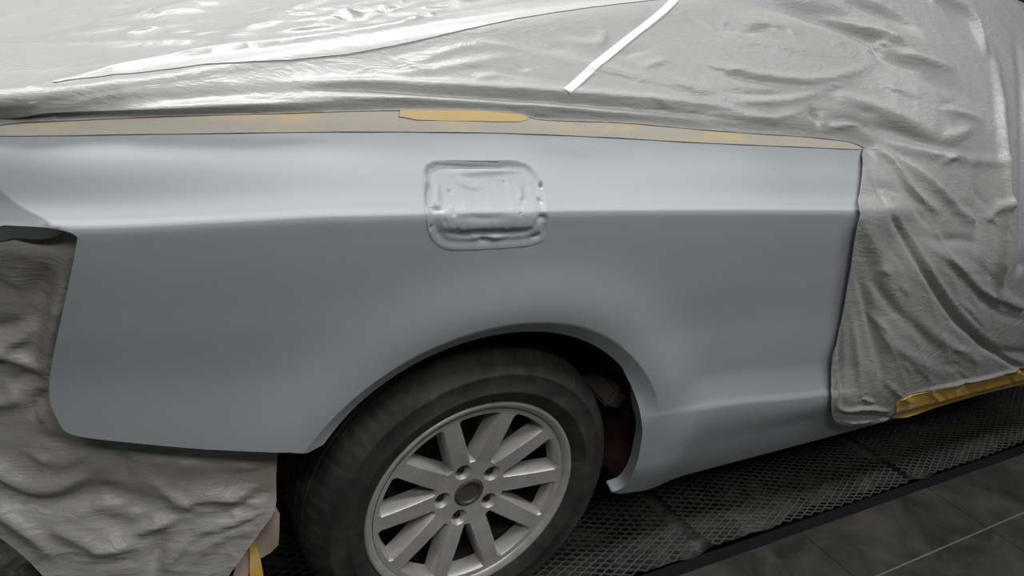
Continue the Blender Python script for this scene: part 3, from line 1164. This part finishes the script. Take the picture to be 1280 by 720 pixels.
def film_disp(P, x, v):
    N = FILM.normals(x, v, 0.01)
    off = 0.012
    wa = wrinkle(P, 11, 26, [(1, 0.3, 2.2), (-.5, .2, 2), (.8, 0, 1.2), (.1, .4, 1.8)])
    wb = wrinkle(P, 17, 20, [(1, 0.2, 0.7), (1, .2, -.3), (1.2, 0, 1.1), (.5, 0, 1)])
    side = sstep(0.8, 1.1, x)
    wr = wa * (1 - side) + wb * side
    wr2 = wrinkle(P, 23, 80, [(1, 0.3, 2.6), (-.9, .2, 2), (1.8, 0, 1.2)]) * (1 - side) + side * wrinkle(P, 29, 60, [(1, 0, 1), (1, 0, .2), (1, 0, -.6)])
    calm = 0.12 + 0.88 * sstep(-0.72, -0.42, x)
    full = off + ff_(P, N) * calm + (0.004 + 0.003 * side) * wr + (0.0015 + 0.0003 * side) * wr2
    d = np.minimum(line_dist(HEM, x, v), line_dist(HEM_LOW, x, v))
    k = sstep(0.0, 0.035, d)
    return 0.004 * (1 - k) + k * full


fpoly = list(HEM)
fpoly += px([(1074, 195), (1071, 230), (1065, 280), (1058, 330), (1050, 380), (1043, 418), (1036, 440), (1034, 480), (1035, 508), (1041, 523), (1060, 528), (1095, 524), (1113, 520), (1175, 504), (1279, 477)], FILM, 3)
fpoly += [(2.45, 0.30), (2.45, 2.75), (-0.98, 2.75)]
fv = np.concatenate([np.arange(0.30, 1.05, 0.0075), np.arange(1.05, 1.55, 0.0065), np.arange(1.55, 2.1, 0.012), np.arange(2.1, 2.75, 0.04)])
fx = np.concatenate([np.arange(-0.98, -0.8, 0.03), np.arange(-0.8, 0.8, 0.008), np.arange(0.8, 1.9, 0.009), np.arange(1.9, 2.45, 0.03)])
film = sheet('masking_film', FILM, fpoly, 0.009, film_disp, 0.002, M['film'], None, fx, fv)
tag(film, 'crinkled translucent plastic film draped over the roof, windows and door of the car', 'plastic film')

# added band of film, taken as doubled: the lit ridge put into paler colour
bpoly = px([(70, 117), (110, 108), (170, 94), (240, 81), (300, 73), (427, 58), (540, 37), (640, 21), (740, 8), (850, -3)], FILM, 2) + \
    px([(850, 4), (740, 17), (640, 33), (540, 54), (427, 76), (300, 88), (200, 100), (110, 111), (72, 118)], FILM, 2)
sheet('film_lit_band', FILM, bpoly, 0.007, lambda P, x, v: film_disp(P, x, v) + 0.0015, 0.001, film_mat('lit_ridge_film', (0.45, 0.45, 0.448), 0.1, 0.25), film)

# ------------------------------------------------------------------ tapes
tpoly = px([(0, 171), (110, 170), (200, 168), (427, 165), (540, 165.5), (640, 167), (760, 172), (860, 178), (1000, 184), (1072, 187)], n=2)
tpoly = [(-0.97, tpoly[0][1] - 0.005)] + tpoly + px([(1086, 186), (1084, 175)]) + \
    px([(1040, 166), (960, 158), (860, 148), (740, 139), (640, 131), (540, 128), (427, 129), (200, 137), (0, 150)], n=2) + [(-0.97, 1.06)]
t1 = sheet('masking_tape', HULL, tpoly, 0.008, lambda P, x, v: 0.0022 + 0.0004 * np.sin(x * 40), 0.0022, M['tape'])
tag(t1, 'long tan masking tape along the beltline above the primed panel, dulled by overspray', 'masking tape')
tpoly = px([(498, 147), (520, 151), (560, 152), (620, 153), (650, 153), (660, 150)]) + px([(650, 134), (600, 131), (540, 131), (500, 132)])
t2 = sheet('masking_tape', HULL, tpoly, 0.006, lambda P, x, v: 0.0036 + 0.0002 * np.sin(x * 60), 0.001, M['tape_yellow'])
tag(t2, 'short bright yellow masking tape patch tucked under the film above the fuel filler', 'masking tape')


def door_tape(P, x, v):
    return film_disp(P, x, v) + 0.003


tpoly = px([(1113, 520), (1130, 519), (1175, 505), (1225, 491), (1279, 478)], FILM, 3) + [(2.35, 0.31), (2.35, 0.37)] + \
    px([(1279, 458), (1265, 462), (1225, 471), (1200, 476), (1155, 485), (1125, 492), (1115, 502)], FILM, 3)
t3 = sheet('masking_tape', FILM, tpoly, 0.006, door_tape, 0.003, M['tape_door'])
tag(t3, 'ochre masking tape holding the film hem along the sill under the door', 'masking tape')

# white strip stuck on the film
c0 = px([(702, 122), (735, 92), (770, 63), (805, 35), (842, 6)], n=4)
P0 = hull(np.array([a[0] for a in c0]), np.array([a[1] for a in c0]))
w = 0.0085
L_, R_ = [], []
for i, (a, b) in enumerate(c0):
    j0, j1 = max(0, i - 1), min(len(c0) - 1, i + 1)
    dx, dv = c0[j1][0] - c0[j0][0], c0[j1][1] - c0[j0][1]
    n_ = math.hypot(dx, dv)
    L_.append((a - dv / n_ * w, b + dx / n_ * w))
    R_.append((a + dv / n_ * w, b - dx / n_ * w))
t4 = sheet('masking_tape', FILM, R_ + L_[::-1], 0.006, lambda P, x, v: film_disp(P, x, v) + 0.0015, 0.001, M['tape_white'])
tag(t4, 'narrow white tape strip slanting across the film over the side window', 'masking tape')


# ------------------------------------------------------------------ film below the panel, where the bumper was
def low_fn(x, v):
    x = np.atleast_1d(np.asarray(x, float))
    v = np.atleast_1d(np.asarray(v, float))
    y = taper(x) + 0.002 + 0.030 * sstep(0.90, 0.70, v) - 0.045 + 0.02 * sstep(.9, .8, v) - 0.055 * sstep(0.62, 0.20, v)
    return np.stack([x, y, v], 1)


LOW = Surf(low_fn, -1.3, 0.0, -0.1, 1.1, 160, 160)
lf_ = Folds(LOW)
B_ = lf_.add
B_([(0, 590), (20, 605), (45, 616), (80, 610), (112, 590)], 0.022, 0.010, 0.018)
B_([(0, 612), (60, 626), (130, 618), (200, 636), (232, 644)], -0.020, 0.020)
B_([(0, 284), (40, 292), (88, 304)], -0.030, 0.022)
B_([(0, 436), (30, 416), (50, 392)], 0.014, 0.010, 0.016)
B_([(0, 440), (30, 450), (60, 462)], 0.014, 0.010)
B_([(0, 412), (30, 404), (52, 390)], -0.014, 0.012)
B_([(10, 480), (40, 470), (58, 474)], -0.014, 0.010)
B_([(90, 306), (82, 340), (72, 390), (60, 445), (56, 490)], 0.030, 0.012, 0.016)
B_([(60, 330), (50, 370), (30, 400)], -0.012, 0.018)
B_([(55, 485), (48, 505), (40, 525)], -0.014, 0.008)
B_([(30, 490), (14, 500), (0, 502)], 0.012, 0.010)
B_([(52, 500), (50, 515), (54, 530)], 0.012, 0.005)
B_([(40, 540), (70, 552), (110, 560)], -0.012, 0.012)
B_([(30, 560), (60, 575), (90, 570)], 0.008, 0.008)
B_([(60, 590), (90, 575), (115, 560)], 0.008, 0.008)
B_([(150, 560), (155, 590), (165, 610)], -0.010, 0.010)
B_([(175, 590), (200, 608), (220, 625), (260, 640)], 0.008, 0.010)
B_([(216, 642), (245, 624), (285, 622), (335, 630)], 0.018, 0.008, 0.020)
B_([(150, 672), (200, 655), (235, 640)], 0.012, 0.008)
B_([(240, 668), (290, 652), (340, 632)], 0.014, 0.008, 0.014)
B_([(190, 719), (196, 690), (206, 660)], -0.014, 0.010)
B_([(205, 719), (225, 685), (250, 660)], 0.008, 0.010)
B_([(110, 690), (150, 684), (175, 672)], 0.012, 0.010)
B_([(60, 660), (110, 680), (130, 700)], 0.010, 0.012)
B_([(0, 640), (40, 668), (70, 700)], 0.012, 0.012)
B_([(100, 640), (160, 660), (190, 650)], -0.014, 0.016)
B_([(270, 632), (300, 615), (335, 602)], 0.008, 0.006)
B_([(285, 636), (315, 622), (340, 612)], -0.006, 0.006)
B_([(250, 590), (300, 594), (340, 580)], -0.006, 0.010)
B_([(280, 575), (310, 585), (345, 572)], 0.006, 0.008)
B_([(230, 720), (260, 680), (330, 650)], 0.008, 0.012)
rs = random.Random(12)
for i in range(45):
    x0 = rs.uniform(0, 310)
    y0 = rs.uniform(565, 700) if x0 > 70 else rs.uniform(330, 700)
    ln = rs.uniform(12, 45)
    sl = rs.uniform(-1.0, 0.5)
    B_([(x0, y0), (x0 + ln * .5, y0 + ln * .6 * sl), (min(x0 + ln, 340), y0 + ln * sl)], rs.uniform(-0.004, 0.004), 0.006, 0.010, 3)
B_([(190, 582), (230, 578), (270, 590)], 0.005, 0.010)


def low_disp(P, x, v):
    N = LOW.normals(x, v)
    return 0.0 + 0.75 * lf_(P, N) + 0.005 * wrinkle(P, 3, 40, [(1, 0, .5), (.4, 0, 1), (1, 0, -1), (-.3, 0, 1)]) + 0.0012 * wrinkle(P, 9, 90, [(1, 0, .5), (.4, 0, 1), (1, 0, -1)])


lpoly = [(-0.95, 0.92)] + [LOW.at(a, b) for a, b in [(0, 268), (50, 270), (104, 288)]] + \
    [LOW.at(a, b) for a, b in [(110, 310), (100, 400), (90, 500), (110, 535), (200, 545), (347, 552)]] + \
    [LOW.at(a, b) for a, b in smooth_line([(347, 566), (345, 600), (344, 636), (325, 665), (300, 700), (284, 722), (260, 760), (200, 790), (120, 770), (55, 720), (30, 695), (0, 672), (-40, 645), (-90, 620)], 3)]
lpoly += [(-0.95, 0.50)]
lfilm = sheet('masking_film', LOW, lpoly, 0.0065, low_disp, 0.002, M['film_low'])
tag(lfilm, 'bunched plastic film hanging below the panel where the rear bumper was removed', 'plastic film')

# paper scrap with a tape edge behind the hanging film
pv, pf = [], []
low2 = Surf(lambda x, v: low_fn(x, v) + np.array([0, 0.03, 0]), -1.3, 0.2, -0.2, 1.1, 60, 60)
pp = [low2.at(a, b) for a, b in [(338, 620), (349, 640), (348, 680), (338, 693), (320, 705), (300, 735), (285, 735), (300, 690)]]
sc = sheet('masking_paper', low2, pp, 0.01, lambda P, x, v: 0.006 * np.sin(x * 50 + v * 20), 0.001, M['paper'])
tag(sc, 'brown masking paper scrap peeking out behind the hanging film by the tyre', 'masking paper')
pp = [low2.at(a, b) for a, b in [(312, 676), (319, 678), (326, 700), (332, 735), (312, 735)]]
sc = sheet('masking_tape', low2, pp, 0.01, lambda P, x, v: 0.006 * np.sin(x * 50 + v * 20) + 0.004, 0.001, M['tape_door'])
tag(sc, 'small orange tape piece on the brown paper beside the tyre', 'masking tape')


# ------------------------------------------------------------------ expanded metal gratings
def grating(x0, x1, y0, y1, z, seed, lift=0.0):
    rg = random.Random(seed)
    px_, py_ = 0.046, 0.0195
    nx = int((x1 - x0) / (px_ / 2))
    ny = int((y1 - y0) / py_)
    V, F = [], []
    t, h = 0.0013, 0.0022
    for j in range(ny + 1):
        for s in (0, 1):
            if (j == 0 and s == 0) or (j == ny and s == 1):
                pass
            st = len(V)
            for i in range(nx + 1):
                up = (i + s) % 2
                x = x0 + i * px_ / 2
                y = y0 + j * py_ + (py_ / 2 if up else 0) * (1 if s == 0 else 1) - (0 if s == 0 else py_ / 2) + (0 if s == 0 else 0)
                zz = z + 0.004 * math.sin(x * 7 + seed) + 0.004 * math.sin(y * 22 + x * 3) + (0.0015 if up else -0.0015) + lift * math.exp(-(y - y0) / 0.03)
                V += [(x, y - t, zz - h), (x, y - t, zz + h), (x, y + t, zz + h), (x, y + t, zz - h)]
            for i in range(nx):
                a = st + i * 4
                for k in range(4):
                    F.append((a + k, a + (k + 1) % 4, a + 4 + (k + 1) % 4, a + 4 + k))
    me = mesh_of('metal_grating', V, F, False)
    return link('metal_grating', me, M['steel'])


g = grating(-0.75, 0.72, -0.010, 0.62, -0.012, 1)
tag(g, 'expanded metal grating sheet nearest the tyre, diamond mesh dusted grey', 'grating', 'expanded metal sheets under the car')
g = grating(0.735, 1.62, -0.014, 0.62, -0.011, 2, 0.004)
tag(g, 'middle expanded metal grating sheet under the primed sill', 'grating', 'expanded metal sheets under the car')
g = grating(1.64, 3.0, -0.010, 0.62, -0.012, 3, 0.004)
tag(g, 'far expanded metal grating sheet under the film-covered door', 'grating', 'expanded metal sheets under the car')

# dusty filter mat lying under the gratings
rg = np.random.RandomState(2)
mx = np.linspace(-0.9, 3.2, 330)
my = np.linspace(0, 0.75, 44)
mv, mf = [], []
for i, x in enumerate(mx):
    e = 0.028 + 0.010 * math.sin(x * 5.2 + 1) + 0.006 * math.sin(x * 17) + 0.004 * math.sin(x * 41)
    for j, y in enumerate(my):
        mv.append((x, e + y * (0.75 - e) / 0.75, -0.030 + 0.006 * math.sin(x * 6 + y * 9) + 0.003 * math.sin(x * 23 + y * 31) - (0.03 if j == 0 else 0)))
for i in range(len(mx) - 1):
    for j in range(len(my) - 1):
        k = i * len(my) + j
        mf.append((k, k + len(my), k + len(my) + 1, k + 1))
m_, nt_, b_ = mat('dusty_filter_mat', (0.05, 0.05, 0.05), 0.9, 0, 0.2)
n_ = noise(nt_, 5.5, 6, 0.65, coords(nt_, (1, 1.6, 1)), 0.8)
r_ = ramp(nt_, n_.outputs['Fac'], [(0.38, (0.012, 0.012, 0.012)), (0.52, (0.055, 0.055, 0.053)), (0.66, (0.17, 0.17, 0.165))])
nt_.links.new(r_.outputs['Color'], b_.inputs['Base Color'])
tag(link('filter_mat', mesh_of('filter_mat', mv, mf), m_), 'grey overspray-dusted filter mat lying beneath the diamond mesh gratings', 'filter mat')
